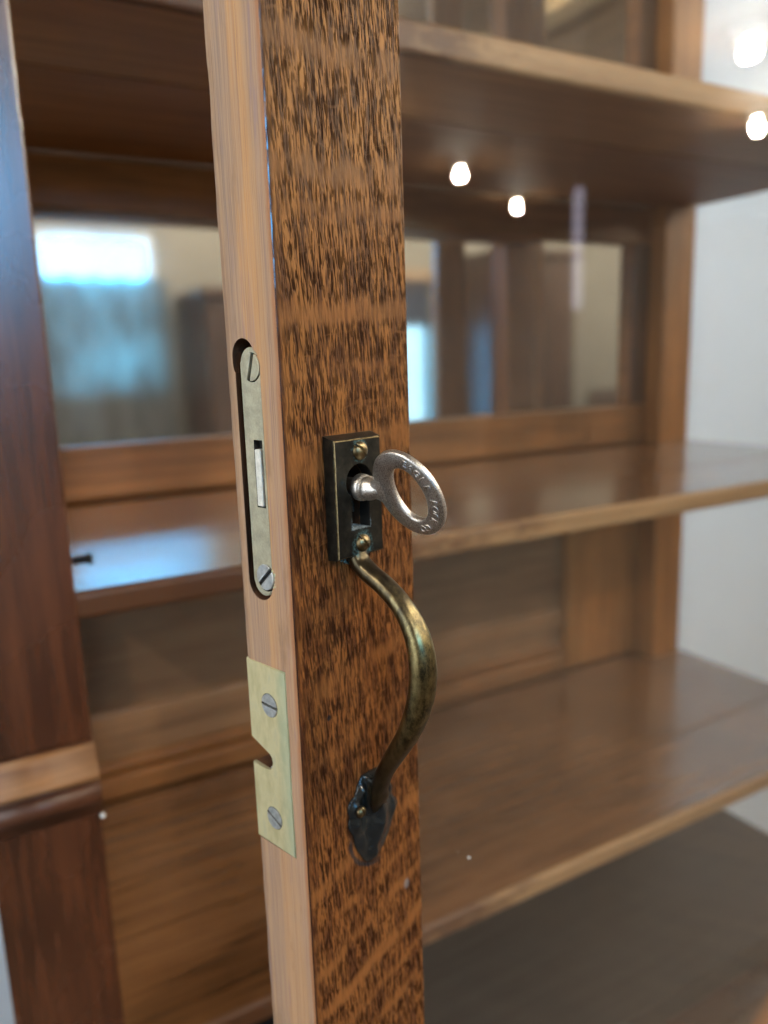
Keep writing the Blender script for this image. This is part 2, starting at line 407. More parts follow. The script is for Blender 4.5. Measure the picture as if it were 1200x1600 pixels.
def add_prism(bm, pts, axis, a, b, mat=0):
    """outline pts (2-D) swept along axis 'x','y' or 'z' from a to b"""
    def P(p, t): return {'x': (t, p[0], p[1]), 'y': (p[0], t, p[1]), 'z': (p[0], p[1], t)}[axis]
    A = [bm.verts.new(P(p, a)) for p in pts]; B = [bm.verts.new(P(p, b)) for p in pts]
    n = len(pts)
    fs = [bm.faces.new(A), bm.faces.new(B[::-1])]
    for i in range(n): fs.append(bm.faces.new((A[i], B[i], B[(i + 1) % n], A[(i + 1) % n])))
    for f in fs: f.material_index = mat
    return fs
def add_tube(bm, rings, cap=True, mat=0):
    """rings: lists of points, each ring the same count"""
    V = [[bm.verts.new(p) for p in r] for r in rings]; n = len(V[0])
    for i in range(len(V) - 1):
        for j in range(n):
            f = bm.faces.new((V[i][j], V[i + 1][j], V[i + 1][(j + 1) % n], V[i][(j + 1) % n])); f.material_index = mat
    if cap:
        bm.faces.new(V[0][::-1]).material_index = mat; bm.faces.new(V[-1]).material_index = mat
def add_lathe(bm, prof, M, n=28, mat=0):
    """prof: (r, h) turned about local z, placed by matrix M"""
    rings = [[M @ Vector((max(r, 1e-5) * math.cos(2 * math.pi * j / n), max(r, 1e-5) * math.sin(2 * math.pi * j / n), h)) for j in range(n)] for r, h in prof]
    add_tube(bm, rings, True, mat)
def carve(o, cutters):
    """boolean-subtract cutter objects from o, then drop the cutters"""
    for c in cutters:
        md = o.modifiers.new('cut', 'BOOLEAN'); md.operation = 'DIFFERENCE'; md.solver = 'EXACT'; md.object = c
    bpy.context.view_layer.update()
    dg = bpy.context.evaluated_depsgraph_get()
    me = bpy.data.meshes.new_from_object(o.evaluated_get(dg))
    o.modifiers.clear(); old = o.data; o.data = me; bpy.data.meshes.remove(old)
    for c in cutters:
        d = c.data; bpy.data.objects.remove(c); bpy.data.meshes.remove(d)
def cutter(bm): 
    return obj('cutter', bm, 'black')
def stadium(cx, z0, z1, r, n=14):
    return [(cx + r * math.cos(a), z1 + r * math.sin(a)) for a in [math.pi * i / n for i in range(n + 1)]] + \
           [(cx + r * math.cos(a), z0 + r * math.sin(a)) for a in [math.pi + math.pi * i / n for i in range(n + 1)]]
mm = .001
def S(pts): return [(a * mm, b * mm) for a, b in pts]

# ================================================================== ROOM
cz = lambda z: CZ + z
bm = BM(); add_box(bm, (-1.9, -2.9, -.1), (8.2, .95, 0)); struct(obj('floor', bm, 'floor'))
bm = BM(); add_box(bm, (-1.9, -2.9, 2.45), (8.2, .95, 2.55)); struct(obj('ceiling', bm, 'ceil'))
for x0, x1, dz, mt in ((1.955, 2.065, .05, 'beam'), (2.17, 2.36, .03, 'beamd'), (-.35, -.24, .05, 'beam')):
    bm = BM(); add_box(bm, (x0, -2.599, 2.4495 - dz), (x1, .949, 2.4495), 0, .004, 1); struct(obj('ceiling_beam', bm, mt))
bm = BM(); add_box(bm, (-1.9, .95, 0), (8.2, 1.05, 2.45)); struct(obj('wall', bm, 'wall'))
bm = BM(); add_box(bm, (8.2, -2.9, 0), (8.3, .95, 2.45)); struct(obj('wall', bm, 'wallr'))
def wall_with_openings(axis, at, thick, u0, u1, holes):
    """wall along 'x' or 'y' with rectangular openings (u0,u1,z0,z1), built of butted blocks"""
    bm = BM(); cuts = sorted({u0, u1} | {h[0] for h in holes} | {h[1] for h in holes})
    for a, b in zip(cuts[:-1], cuts[1:]):
        hs = sorted([h for h in holes if h[0] <= a and h[1] >= b], key=lambda h: h[2])
        lev = [0] + [q for h in hs for q in (h[2], h[3])] + [2.45]
        zs = list(zip(lev[0::2], lev[1::2]))
        for z0, z1 in zs:
            if z1 - z0 < 1e-4: continue
            if axis == 'x': add_box(bm, (a, at - thick, z0), (b, at, z1))
            else: add_box(bm, (at - thick, a, z0), (at, b, z1))
    return struct(obj('wall', bm, 'wallb'))
WX0, WX1, WZ0, WZ1 = .44, 1.00, cz(-.12), cz(.66)
DX0, DX1, DZ1 = 2.40, 2.64, cz(.46)
VX0, VX1, VZ0, VZ1 = -.62, .41, cz(.40), cz(1.12)
UX0, UX1, UZ0, UZ1 = .44, 1.20, cz(.77), cz(1.12)
wall_with_openings('x', -2.6, .12, -1.9, 8.2, [(VX0, VX1, VZ0, VZ1), (WX0, WX1, WZ0, WZ1), (UX0, UX1, UZ0, UZ1), (DX0, DX1, 0.0, DZ1)])
SY0, SY1, SZ0, SZ1 = -.95, .40, cz(-.5), cz(.95)
wall_with_openings('y', -1.9, .12, -2.6, .95, [(SY0, SY1, SZ0, SZ1)])
bm = BM(); add_box(bm, (-2.2, -3.65, .4), (2.2, -3.6, 2.45)); struct(obj('sky', bm, 'skyp'))
bm = BM(); add_box(bm, (-2.65, -2.9, .3), (-2.6, .4, 2.6)); struct(obj('sky', bm, 'skys'))  # unseen glowing panel added outside the side window

bm = BM(); add_box(bm, (2.25, -3.3, .1), (3.2, -3.25, 2.0)); struct(obj('sky', bm, 'skyd'))

def window(x0, x1, z0, z1, axis, at, bars, label, rail=None):
    e = empty('window', ((x0 + x1) / 2, at, z0) if axis == 'x' else (at, (x0 + x1) / 2, z0))
    c = (x0 + x1) / 2
    def P(u, v, z): return (u - c, v, z - z0) if axis == 'x' else (v, u - c, z - z0)
    def bx(bm, u0, u1, v0, v1, a, b):
        p, q = P(u0, v0, a), P(u1, v1, b)
        add_box(bm, tuple(min(i, j) for i, j in zip(p, q)), tuple(max(i, j) for i, j in zip(p, q)), 0, .002, 1)
    f = .045
    bm = BM()
    bx(bm, x0, x1, -.07, -.02, z0, z0 + f); bx(bm, x0, x1, -.07, -.02, z1 - f, z1)
    bx(bm, x0, x0 + f, -.07, -.02, z0 + f, z1 - f); bx(bm, x1 - f, x1, -.07, -.02, z0 + f, z1 - f)
    obj('frame', bm, 'white', e)
    for b in bars:
        bm = BM(); bx(bm, b - .014, b + .014, -.065, -.025, z0 + f, z1 - f); obj('glazing_bar', bm, 'white', e)
    if rail:
        bm = BM(); bx(bm, x0 + f, x1 - f, -.066, -.024, rail - .02, rail + .02); obj('glazing_bar', bm, 'white', e)
    bm = BM(); bx(bm, x0 + f, x1 - f, -.047, -.043, z0 + f, z1 - f); obj('pane', bm, 'glass', e)
    bm = BM(); bx(bm, x0 - .03, x1 + .03, -.02, .05, z0 - .03, z0 - .002); obj('sill', bm, 'white', e)
    return tag(e, label, 'window')
window(WX0, WX1, WZ0, WZ1, 'x', -2.6, [], 'bright window reflected at the left side of the cabinet mirror')
window(VX0, VX1, VZ0, VZ1, 'x', -2.6, [-.17], 'tall window behind the camera whose blue light sheens on the left post')
window(UX0, UX1, UZ0, UZ1, 'x', -2.6, [], 'high window light above the mirrored window, making the blue gleam on the shelf')
window(SY0, SY1, SZ0, SZ1, 'y', -1.9, [-.27], 'large unseen side window added to light the bare latch edge')  # unseen window added on the left to brighten the latch edge
# net curtain over the lower part of the mirrored window: gathered folds, rod
bm = BM(); n = 150; pts = []
for i in range(n + 1):
    u = WX0 - .03 + (WX1 - WX0 + .06) * i / n
    pts.append((u, -2.53 + .008 * math.sin(i * .9) + .004 * math.sin(i * .37)))
top = [bm.verts.new((a, b, cz(.435) + .008 * math.sin(k * .21))) for k, (a, b) in enumerate(pts)]; bot = [bm.verts.new((a, b + .004, WZ0 - .35)) for a, b in pts]
for i in range(n): bm.faces.new((top[i], top[i + 1], bot[i + 1], bot[i]))
cur = obj('curtain', bm, 'curtain', None, True)
tag(cur, 'blue-grey net curtain over the lower half of the window seen in the mirror', 'curtain')

# recessed ceiling lights: mirrored ones, one above the door, others added unseen for light
XS = [(-.2, -1.63), (1.1, -1.63), (2.4, -1.63), (3.5, -1.52), (4.71, -1.52), (5.93, -1.53), (-1.2, .13), (1.2, -.6), (2.45, .13), (3.45, .14), (4.62, .14)]
LB = {(4.71, -1.52): 'glowing ceiling light mirrored in the door glass right beside the oak stile',
      (5.93, -1.53): 'glowing ceiling light mirrored in the door glass below the one beside the stile',
      (3.45, .14): 'glowing ceiling light mirrored in the glass at the top right against the wall',
      (4.62, .14): 'glowing ceiling light mirrored at the right border over the top shelf edge',
      (-.2, -1.63): 'added unseen ceiling light behind the camera in front of the tall window',
      (1.1, -1.63): 'added unseen ceiling light in front of the curtained window',
      (2.4, -1.63): 'added unseen ceiling light in front of the glazed door and wardrobe',
      (3.5, -1.52): 'added unseen ceiling light over the slat-back chairs',
      (-1.2, .13): 'added unseen ceiling light to the left of the cabinet',
      (1.2, -.6): 'ceiling light above and right of the open cabinet door',
      (2.45, .13): 'added unseen ceiling light against the dark ceiling board right of the cabinet'}
def make_light():
    e = empty('ceiling_light', (0, 0, 0))
    bm = BM(); pr = [(.050, -.004), (.066, -.005), (.070, -.003), (.070, 0.), (.050, 0.)]
    n = 36; V = [[bm.verts.new((r * math.cos(2 * math.pi * j / n), r * math.sin(2 * math.pi * j / n), h)) for j in range(n)] for r, h in pr]
    for i in range(len(pr)):
        for j in range(n):
            k = (i + 1) % len(pr); bm.faces.new((V[i][j], V[i][(j + 1) % n], V[k][(j + 1) % n], V[k][j]))
    obj('trim_ring', bm, 'white', e, True)
    bm = BM(); pr = [(.0445, -.003), (.0445, -.044), (.047, -.044), (.047, -.003)]; n = 36
    V = [[bm.verts.new((r * math.cos(2 * math.pi * j / n), r * math.sin(2 * math.pi * j / n), h)) for j in range(n)] for r, h in pr]
    for i in range(4):
        for j in range(n):
            k = (i + 1) % 4; bm.faces.new((V[i][j], V[i][(j + 1) % n], V[k][(j + 1) % n], V[k][j]))
    obj('shade', bm, 'white', e, False)
    bm = BM(); add_lathe(bm, [(.018, -.001), (.010, -.056)] + [(.029 * math.sin(a_), -.084 + .029 * math.cos(a_)) for a_ in [R(26 + 154 * i / 12) for i in range(13)]], Matrix(), 28); obj('bulb', bm, 'lamp', e, True)
    return e
proto = make_light()
for i, (x, y) in enumerate(XS):
    if i == 0: e = proto
    else:
        e = proto.copy(); COL.objects.link(e)
        for ch in proto.children:
            c = ch.copy(); COL.objects.link(c); c.parent = e
    e.location = (x, y, 2.448)
    tag(e, LB[(x, y)], 'ceiling light', 'recessed ceiling lights in two rows')

# things the cabinet mirror shows behind the camera
def wardrobe(x0, x1, y0, y1, h, label, doors=2, cornice=True):
    e = empty('wardrobe', ((x0 + x1) / 2, (y0 + y1) / 2, 0)); W = (x1 - x0) / 2; D = (y1 - y0) / 2
    box('body', (-W, -D, .06), (W, D - .02, h - .05), 'wardrobe', e, .004)
    if cornice: box('cornice', (-W - .02, -D, h - .049), (W + .02, D + .02, h), 'wardrobe', e, .012, 3)
    box('plinth', (-W + .01, -D, 0), (W - .01, D - .03, .059), 'wardrobe', e, .003)
    for k in range(doors):
        a = -W + .01 + k * (2 * W - .02) / doors; b = a + (2 * W - .02) / doors - .006
        d = box('door', (a, D - .019, .09), (b, D, h - .08), 'wardrobe', e, .003)
        box('door_panel', (a + .06, D + .001, .16), (b - .06, D + .008, h - .15), 'wardrobe', d, .004)
        bm = BM(); add_lathe(bm, [(.006, 0), (.006, .012), (.014, .02), (.012, .03), (0, .033)], Matrix.Translation((b - .03 if k == 0 else a + .03, D + .001, h * .5)) @ Matrix.Rotation(-math.pi / 2, 4, 'X'), 14)
        obj('knob', bm, 'grip', d, True)
    return tag(e, label, 'wardrobe')
wardrobe(2.80, 3.34, -2.59, -2.10, cz(.60), 'tall dark two-door wardrobe reflected beside the doorway in the mirror')
wardrobe(1.10, 2.00, -2.59, -2.15, cz(.36), 'low dark wardrobe reflected at the left mirror next to the stile', 2)
# doorway with casing and glazed door, at the left of the right-hand mirror view
e = empty('glazed_door', ((DX0 + DX1) / 2, -2.6, 0)); hw = (DX1 - DX0) / 2
box('casing', (-hw - .07, .001, 0), (-hw, .025, DZ1 + .07), 'casing', e, .003)
box('casing', (hw, .001, 0), (hw + .07, .025, DZ1 + .07), 'casing', e, .003)
box('casing', (-hw, .001, DZ1), (hw, .025, DZ1 + .07), 'casing', e, .003)
box('door_rail', (-hw, -.06, 0), (hw, -.02, .85), 'casing', e, .003)
box('door_rail', (-hw, -.06, cz(.20)), (hw, -.02, DZ1), 'cloth', e, .003)
box('pane', (-hw, -.042, .851), (hw, -.038, cz(.20) - .001), 'glass', e, 0)
tag(e, 'glazed outer door in a pale casing reflected next to the oak stile', 'door')
def chair(x, y, rz, label, mat='wardrobe'):
    e = empty('chair', (x, y, 0), rz)
    box('seat', (-.22, -.22, .43), (.22, .22, .475), 'cloth', e, .015, 3)
    for sx in (-1, 1):
        for sy in (-1, 1):
            h = .43 if sy > 0 else 1.02
            bm = BM(); p = [(sx * .19 - .018, sy * .19 - .018), (sx * .19 + .018, sy * .19 - .018), (sx * .19 + .018, sy * .19 + .018), (sx * .19 - .018, sy * .19 + .018)]
            add_prism(bm, p, 'z', 0, h - .001); obj('leg', bm, mat, e)
    box('backrest', (-.17, -.205, .82), (.17, -.175, 1.03), mat, e, .01, 2)
    for k in range(4): box('slat', (-.13 + k * .075, -.2, .476), (-.10 + k * .075, -.185, .819), mat, e, .002, 1)
    return tag(e, label, 'chair', 'dark chairs behind the camera')
chair(3.62, -1.9, .4, 'dark slat-back chair reflected right of the wardrobe in the mirror')
chair(4.1, -2.05, -.3, 'dark slat-back chair reflected at the right border of the mirror')
e = empty('round_table', (.78, -1.75, 0))
bm = BM(); add_lathe(bm, [(.45, .72), (.47, .728), (.47, .745), (.45, .752), (0, .752)], Matrix(), 40); obj('tabletop', bm, 'white', e)
bm = BM(); add_lathe(bm, [(.2, 0), (.2, .03), (.05, .07), (.04, .4), (.07, .6), (.12, .719)], Matrix(), 28); obj('pedestal', bm, 'wardrobe', e, True)
tag(e, 'round white table reflected along the bottom of the left mirror', 'table')

e = empty('streak_tube', (2.2, -.215, 2.4495))  # glowing tube added to draw the pale streak in the door glass
bm = BM(); add_lathe(bm, [(.05, 0), (.05, -.012), (.006, -.02), (.0025, -.03), (.0025, cz(.47) - 2.45), (.012, cz(.468) - 2.45), (.012, cz(.455) - 2.45)], Matrix(), 20); obj('cord', bm, 'wardrobe', e)
bm = BM(); add_lathe(bm, [(.012, cz(.4545) - 2.45), (.0135, cz(.44) - 2.45), (.0135, cz(.15) - 2.45), (.010, cz(.13) - 2.45), (0, cz(.128) - 2.45)], Matrix(), 20); obj('tube', bm, 'tube', e)
tag(e, 'slim glowing tube added to make a faint pale streak in the door glass', 'lamp')

# ================================================================== CABINET
YF, YS, YB = .405, .427, .739               # front face, shelf fronts, mirror plane
XL, XR = -.008, .858
cab = empty('display_cabinet', (.43, .58, 0))
tag(cab, 'oak display cabinet with mirrored back, glass sides and three shelves', 'cabinet')
OC = cab.location
def cbox(name, lo, hi, mat, parent=cab, bevel=.0012, seg=2, base=None):
    """box in room coordinates (z relative to the eye), parented to the cabinet"""
    bm = BM(); add_box(bm, lo, hi, 0, bevel, seg)
    for v in bm.verts: v.co.z += CZ; v.co -= OC
    return obj(name, bm, mat, parent)
def cprism(name, pts, axis, a, b, mat, parent=cab, smooth=False):
    bm = BM(); add_prism(bm, pts, axis, a, b)
    for v in bm.verts: v.co.z += CZ; v.co -= OC
    return obj(name, bm, mat, parent, smooth)
# carcass
cbox('base', (XL, YF, -CZ), (XR + .03, YB + .03, -.640), 'post', bevel=.004)
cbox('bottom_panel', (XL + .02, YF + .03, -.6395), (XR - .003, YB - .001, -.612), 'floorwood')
cbox('top_panel', (XL - .02, YF - .02, .7605), (XR + .05, YB + .035, .80), 'frame', bevel=.004)
# front posts (left one in view, with its moulded band) and back posts
ZB0, ZB1 = -.232, -.190
lp = cbox('front_post', (XL, YF, ZB1), (.0455, YF + .045, .760), 'post', bevel=.0015)
cbox('front_post', (XL, YF + .0003, -.6395), (.0455, YF + .0449, ZB0 + .004), 'post', bevel=.0003)
prof = [(YF + .044, ZB0 + .0005), (YF - .0004, ZB0 + .0005), (YF - .0012, ZB0 + .0075)]
for i in range(11):
    a = R(-75 + 155 * i / 10); prof.append((YF - .0035 - .0065 * math.cos(a), ZB0 + .0150 + .0065 * math.sin(a)))
prof += [(YF - .0070, ZB0 + .0228), (YF - .0098, ZB0 + .0240), (YF - .0104, ZB0 + .0256)]
for i in range(7):
    t = i / 6; prof.append((YF - .0100 + .0098 * t, ZB0 + .0270 + .0140 * t ** 1.25))
prof += [(YF + .044, ZB1 - .0005)]
mbd = cprism('moulded_band', prof, 'x', XL, .0462, ['post', 'band', 'bead'], smooth=False)
for p in mbd.data.polygons:
    if p.normal.y < -.2 and p.center.z + OC.z - CZ > ZB0 + .0245: p.material_index = 1
    elif p.normal.y < .5: p.material_index = 2
    p.use_smooth = abs(p.normal.x) < .5
cbox('front_post', (.812, YF, -.6395), (XR + .03, YF + .045, .760), 'framev')
cbox('back_post', (.804, YB - .035, -.6115), (XR, YB, .760), 'framev', bevel=.002)
cbox('back_post', (XL, YB - .035, -.6115), (.045, YB, .760), 'framev', bevel=.002)
cbox('side_glass', (XR + .004, YF + .046, -.6395), (XR + .007, YB - .001, .760), 'glass', bevel=0)
cbox('side_glass', (XL + .004, YF + .046, -.6395), (XL + .007, YB - .036, .760), 'glass', bevel=0)
cbox('back_board', (XL, YB + .0205, -.6395), (XR, YB + .029, .760), 'framed', bevel=0)
# shelves
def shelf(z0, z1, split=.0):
    """a front part with a rounded tan edge and paler underside, a rear part and its tongue between the back posts"""
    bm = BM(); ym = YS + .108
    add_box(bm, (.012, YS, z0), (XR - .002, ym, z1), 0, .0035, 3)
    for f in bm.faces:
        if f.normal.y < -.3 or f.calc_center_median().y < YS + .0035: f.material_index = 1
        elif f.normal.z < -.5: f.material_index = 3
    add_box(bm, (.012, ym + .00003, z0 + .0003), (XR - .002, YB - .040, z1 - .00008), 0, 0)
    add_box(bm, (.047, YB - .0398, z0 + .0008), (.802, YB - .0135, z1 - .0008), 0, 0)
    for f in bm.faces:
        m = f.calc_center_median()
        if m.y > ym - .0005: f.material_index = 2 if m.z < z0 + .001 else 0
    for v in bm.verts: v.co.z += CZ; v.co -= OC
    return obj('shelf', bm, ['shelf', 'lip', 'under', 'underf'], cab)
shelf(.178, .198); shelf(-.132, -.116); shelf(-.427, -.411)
# mirrors with frames between the shelves
def mirror_bay(z0, z1, lower, upper, x0=.045, x1=.764):
    m = cbox('mirror', (x0 - .0, YB, z0 + lower), (x1, YB + .004, z1 - upper), 'mirror', bevel=0)
    b = .012
    for nm, lo, hi, mt in (('frame_rail', (.0455, YB - .012, z0), (.8035, YB + .02, z0 + lower), 'frame'),
                           ('frame_rail', (.0455, YB - .012, z1 - upper), (.8035, YB + .02, z1), 'frame')):
        cbox(nm, lo, hi, mt, m, .003)
    cbox('frame_stile', (x1 + .012, YB - .012, z0 + lower + .0005), (.8035, YB + .02, z1 - upper - .0005), 'framed', m, .003)
    cprism('frame_bevel', [(x1, YB - .001), (x1 + .0115, YB - .010), (x1 + .0115, YB + .018), (x1, YB + .018)], 'z', z0 + lower + .0005, z1 - upper - .0005, 'frame', m)
    return m
mirror_bay(-.1155, .1775, .049, .044)
mirror_bay(.1985, .760, .045, .05)
# lower bays: solid panelled back
def panel_bay(z0, z1):
    p = cbox('back_panel', (.0455, YB + .002, z0), (.674, YB + .02, z1), 'panel', bevel=0)
    cbox('frame_stile', (.6745, YB - .008, z0), (.8035, YB + .02, z1), 'framev', p, .003)
    cbox('frame_rail', (.0455, YB - .010, z0), (.674, YB + .0015, z0 + .024), 'frame', p, .004, 3)
    cbox('frame_rail', (.0455, YB - .006, z0 + .0245), (.674, YB + .0015, z0 + .038), 'frame', p, .004, 3)
    cbox('frame_rail', (.0455, YB - .004, z0 + .060), (.674, YB + .0015, z0 + .087), 'panel', p, .003)
    return p
panel_bay(-.4105, -.1325)
panel_bay(-.6115, -.4275)
# shelf peg showing past the left post
bm = BM(); add_lathe(bm, [(.0022, 0), (.0022, .009), (.0034, .010), (.0034, .012), (0, .0125)], Matrix.Translation((.0457, YF + .02, CZ - .098)) @ Matrix.Rotation(math.pi / 2, 4, 'Y'), 14)
for v in bm.verts: v.co -= OC
obj('shelf_peg', bm, 'black', cab, True)
# small white cap at the corner of the moulded band
bm = BM(); bmesh.ops.create_icosphere(bm, subdivisions=2, radius=.0014, matrix=Matrix.Translation((.0462, YF - .002, cz(ZB0) - .001)))
for v in bm.verts: v.co -= OC
obj('filler_blob', bm, 'white', cab, True)

# ================================================================== DOOR
P0 = Vector((.07284923, .18249684, CZ - .03725445)); DA = R(17)
DB = -.575                                   # bottom of the door below the latch datum
DT = .775
door = empty('cabinet_door', (P0.x, P0.y, P0.z + DB), DA)
tag(door, 'open glazed oak cabinet door showing its bare latch edge and brass pull', 'door')
OFF = (0, 0, -DB)                            # children keep the latch datum as origin
def dobj(name, bm, mats, parent=door, smooth=False):
    return obj(name, bm, mats, parent, smooth, OFF if parent is door else (0, 0, 0))
SW, ST, DW = .0483, .022, .72
# latch stile: rounded section swept up, its arrises slightly worn and uneven
def arc(cx, cy, r, a0, a1, n): return [(cx + r * math.cos(a0 + (a1 - a0) * i / n), cy + r * math.sin(a0 + (a1 - a0) * i / n)) for i in range(n + 1)]
r1, r2 = .0009, .0009
sec = arc(r1, r1, r1, math.pi, 1.5 * math.pi, 4) + arc(SW - r2, r2, r2, 1.5 * math.pi, 2 * math.pi, 4) + \
      arc(SW - r2, ST - r2, r2, 0, .5 * math.pi, 2) + arc(r2, ST - r2, r2, .5 * math.pi, math.pi, 3)
zs = [DB, -.32] + [-.20 + .0035 * i for i in range(99)] + [.25, DT]
rings = []
for k, z in enumerate(zs):
    ring = []
    for i, (x, y) in enumerate(sec):
        q = Vector((0, 0, z * 90))
        if i <= 4:
            j = .00022 * mnoise.noise(q * 1.3 + Vector((3, 0, i * .05))); x += j; y += j
        elif i >= 13:
            y += .00045 * mnoise.noise(q * .8 + Vector((9, 4, 0))) - .0003 * max(0, mnoise.noise(q * 2.6 + Vector((1, 8, 0))))
        ring.append((x, y, z))
    rings.append(ring)
bm = BM(); add_tube(bm, rings)
stile = dobj('stile', bm, ['face', 'edge', 'varnish', 'mortise', 'patina', 'steel'])
def cut_at(bm):
    c = cutter(bm); c.parent = door; c.location = OFF; return c
cuts = []
# mortise for the lock: long round-ended slot, wider drilled start at the top
bm = BM(); add_prism(bm, S(stadium(13.0, -20.8, 36.0, 5.25)), 'x', -.002, .0065); cuts.append(cut_at(bm))
bm = BM(); add_prism(bm, S(stadium(14.5, 38.0, 39.6, 4.6, 12)), 'x', -.003, .0078); cuts.append(cut_at(bm))
# seat of the catch plate, and the notch open to the inner face
bm = BM(); add_box(bm, (-.002, .0047, -.1017), (.0011, .03, -.0450)); cuts.append(cut_at(bm))
notch = [(25, -68.6), (22.0, -69.4), (17.5, -70.8), (13.6, -72.0), (12.7, -73.0), (12.4, -74.6), (12.8, -76.2), (13.6, -77.2), (15.6, -77.8), (18.5, -77.6), (25, -77.2)]
bm = BM(); add_prism(bm, S([(a, b - .0) for a, b in notch]), 'x', -.004, .0125); cuts.append(cut_at(bm))
# keyhole through the face
bm = BM(); add_prism(bm, S([(22.4 + 4.9 * math.cos(2 * math.pi * i / 24), 5.0 + 4.9 * math.sin(2 * math.pi * i / 24)) for i in range(24)]), 'y', -.003, .011); cuts.append(cut_at(bm))
bm = BM(); add_prism(bm, S([(19.3, 4), (25.8, 4), (25.8, -7.8), (19.3, -7.8)]), 'y', -.0031, .0105); cuts.append(cut_at(bm))
carve(stile, cuts)
for p in stile.data.polygons:
    c, nrm = p.center, p.normal
    if nrm.y < -.93 and abs(c.y) < .0009: p.material_index = 0
    elif nrm.x < -.75 and c.x < .0012: p.material_index = 1
    elif c.x < .0012 and c.y < .0012: p.material_index = 2
    elif nrm.y > .2 and c.y > ST - .0016: p.material_index = 1 if nrm.x < -.3 else 0
    elif c.x > SW - .001 or c.y < .0011: p.material_index = 0
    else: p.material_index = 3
    if p.material_index == 3 and .018 < c.x < .027 and -.0082 < c.z < -.0074: p.material_index = 4
    if p.material_index == 3 and -.079 < c.z < -.068 and c.y < .0142: p.material_index = 5
for p in stile.data.polygons: p.use_smooth = False
# the other door members and its glass
bm = BM(); add_box(bm, (DW - SW, 0, DB), (DW, ST, DT), 0, .001); dobj('stile', bm, 'framev')
bm = BM(); add_box(bm, (SW + .0003, .0006, DT - .05), (DW - SW - .0003, ST - .0006, DT - .0005), 0, .001); dobj('rail', bm, 'frame')
bm = BM(); add_box(bm, (SW + .0003, .0006, DB + .0005), (DW - SW - .0003, ST - .0006, DB + .05), 0, .001); dobj('rail', bm, 'frame')
bm = BM(); add_box(bm, (SW + .0002, .0085, DB + .0505), (DW - SW - .0002, .0110, DT - .0505)); glass = dobj('glass_pane', bm, 'glass')
bm = BM(); bmesh.ops.create_icosphere(bm, subdivisions=2, radius=.00055, matrix=Matrix.Translation((.0845, .0083, -.1478))); dobj('speck', bm, 'white', glass, True)

def screw(name, M, r, h, slot, ang, parent, mat, dome=0.0, depth=.0006):
    """slotted head: two half discs over a lower floor; local z points out"""
    bm = BM(); M2 = M @ Matrix.Rotation(ang, 4, 'Z')
    n = 26
    for sgn in (1, -1):
        x0 = sgn * slot / 2; a0 = math.acos(min(1, abs(x0) / r)); rings = []
        lv = [(1, -.0005), (1, h * .55), (.93, h)] if dome <= 0 else [(1, -.0005), (1, h * .3)] + [(math.cos(t), h * .3 + dome * math.sin(t)) for t in (.35, .7, 1.0, 1.25, 1.45)]
        for k, z in lv:
            rr = max(r * k, abs(x0) * 1.02); aa = math.acos(min(1, abs(x0) / rr))
            rings.append([M2 @ Vector((sgn * rr * math.cos(a), rr * math.sin(a), z)) for a in [-aa + 2 * aa * i / n for i in range(n + 1)]])
        add_tube(bm, rings, True, 0)
    add_lathe(bm, [(r * .97, -.0006), (r * .97, h + dome * .5 - depth)], M2, 24, 1)
    o = obj(name, bm, [mat, 'black'], parent)
    for p in o.data.polygons: p.use_smooth = dome > 0 and len(p.vertices) == 4
    return o
EDGE = lambda y, z, x=0: Matrix.Translation((x * mm, y * mm, z * mm)) @ Matrix.Rotation(-math.pi / 2, 4, 'Y')        # z out of the latch edge
FACE = lambda x, z, y=0: Matrix.Translation((x * mm, y * mm, z * mm)) @ Matrix.Rotation(math.pi / 2, 4, 'X')         # z out of the front face

# lock: face plate with its window, dead bolt, two screws
bm = BM(); add_prism(bm, S(stadium(11.7, -20.6, 37.8, 4.0, 16)), 'x', -.0001, .0016)
bmesh.ops.bevel(bm, geom=[e for e in bm.edges if abs(e.verts[0].co.x + .0001) < 1e-6 and abs(e.verts[1].co.x + .0001) < 1e-6], offset=.0003, segments=2, affect='EDGES')
lock = dobj('lock_plate', bm, ['plate', 'black'])
bm = BM(); add_box(bm, (-.004, .0085, .0000), (.008, .0121, .0180)); c1 = cut_at(bm); carve(lock, [c1])
for p in lock.data.polygons:
    if p.center.x > .0003 and .0083 < p.center.y < .0123 and -.0005 < p.center.z < .0185: p.material_index = 1
bm = BM(); add_box(bm, (-.0004, .0093, .0004), (.006, .0117, .0155), 0, .0002, 1); obj('bolt', bm, 'bolt', lock)
bm = BM(); add_box(bm, (.0017, .008, -.001), (.0060, .0135, .019)); obj('lock_case', bm, 'black', lock)
def bore(o, y, z, r):
    bm = BM(); add_lathe(bm, [(r, -.004), (r, .004)], EDGE(y, z), 32); c = cut_at(bm); carve(o, [c])
    for p in o.data.polygons:
        if abs(math.hypot(p.center.y - y * mm, p.center.z - z * mm) - r) < .0002 and abs(p.normal.x) < .3: p.material_index = 1
bore(lock, 11.0, 36.7, .0038); bore(lock, 10.4, -19.3, .0038)
screw('screw', EDGE(11.3, 36.8, -.1), .0036, .0002, .0012, R(72), lock, 'plate', depth=.0011)
screw('screw', EDGE(10.6, -19.2, -.1), .0036, .0003, .0012, R(42), lock, 'steel', depth=.0011)
# verdigris and glue crumbs round the lower screw of the lock
bm = BM()
for i in range(26):
    a = random.uniform(.2, 4.2); rr = random.uniform(3.7, 4.6); s = random.uniform(.25, .6)
    bmesh.ops.create_icosphere(bm, subdivisions=1, radius=s * mm, matrix=Matrix.Translation((.0001, (10.6 + rr * math.cos(a) * .9) * mm, (-19.4 + rr * math.sin(a)) * mm)) @ Matrix.Diagonal((.4, 1, 1, 1)))
o = obj('residue', bm, 'catch', lock); o['kind'] = 'stuff'

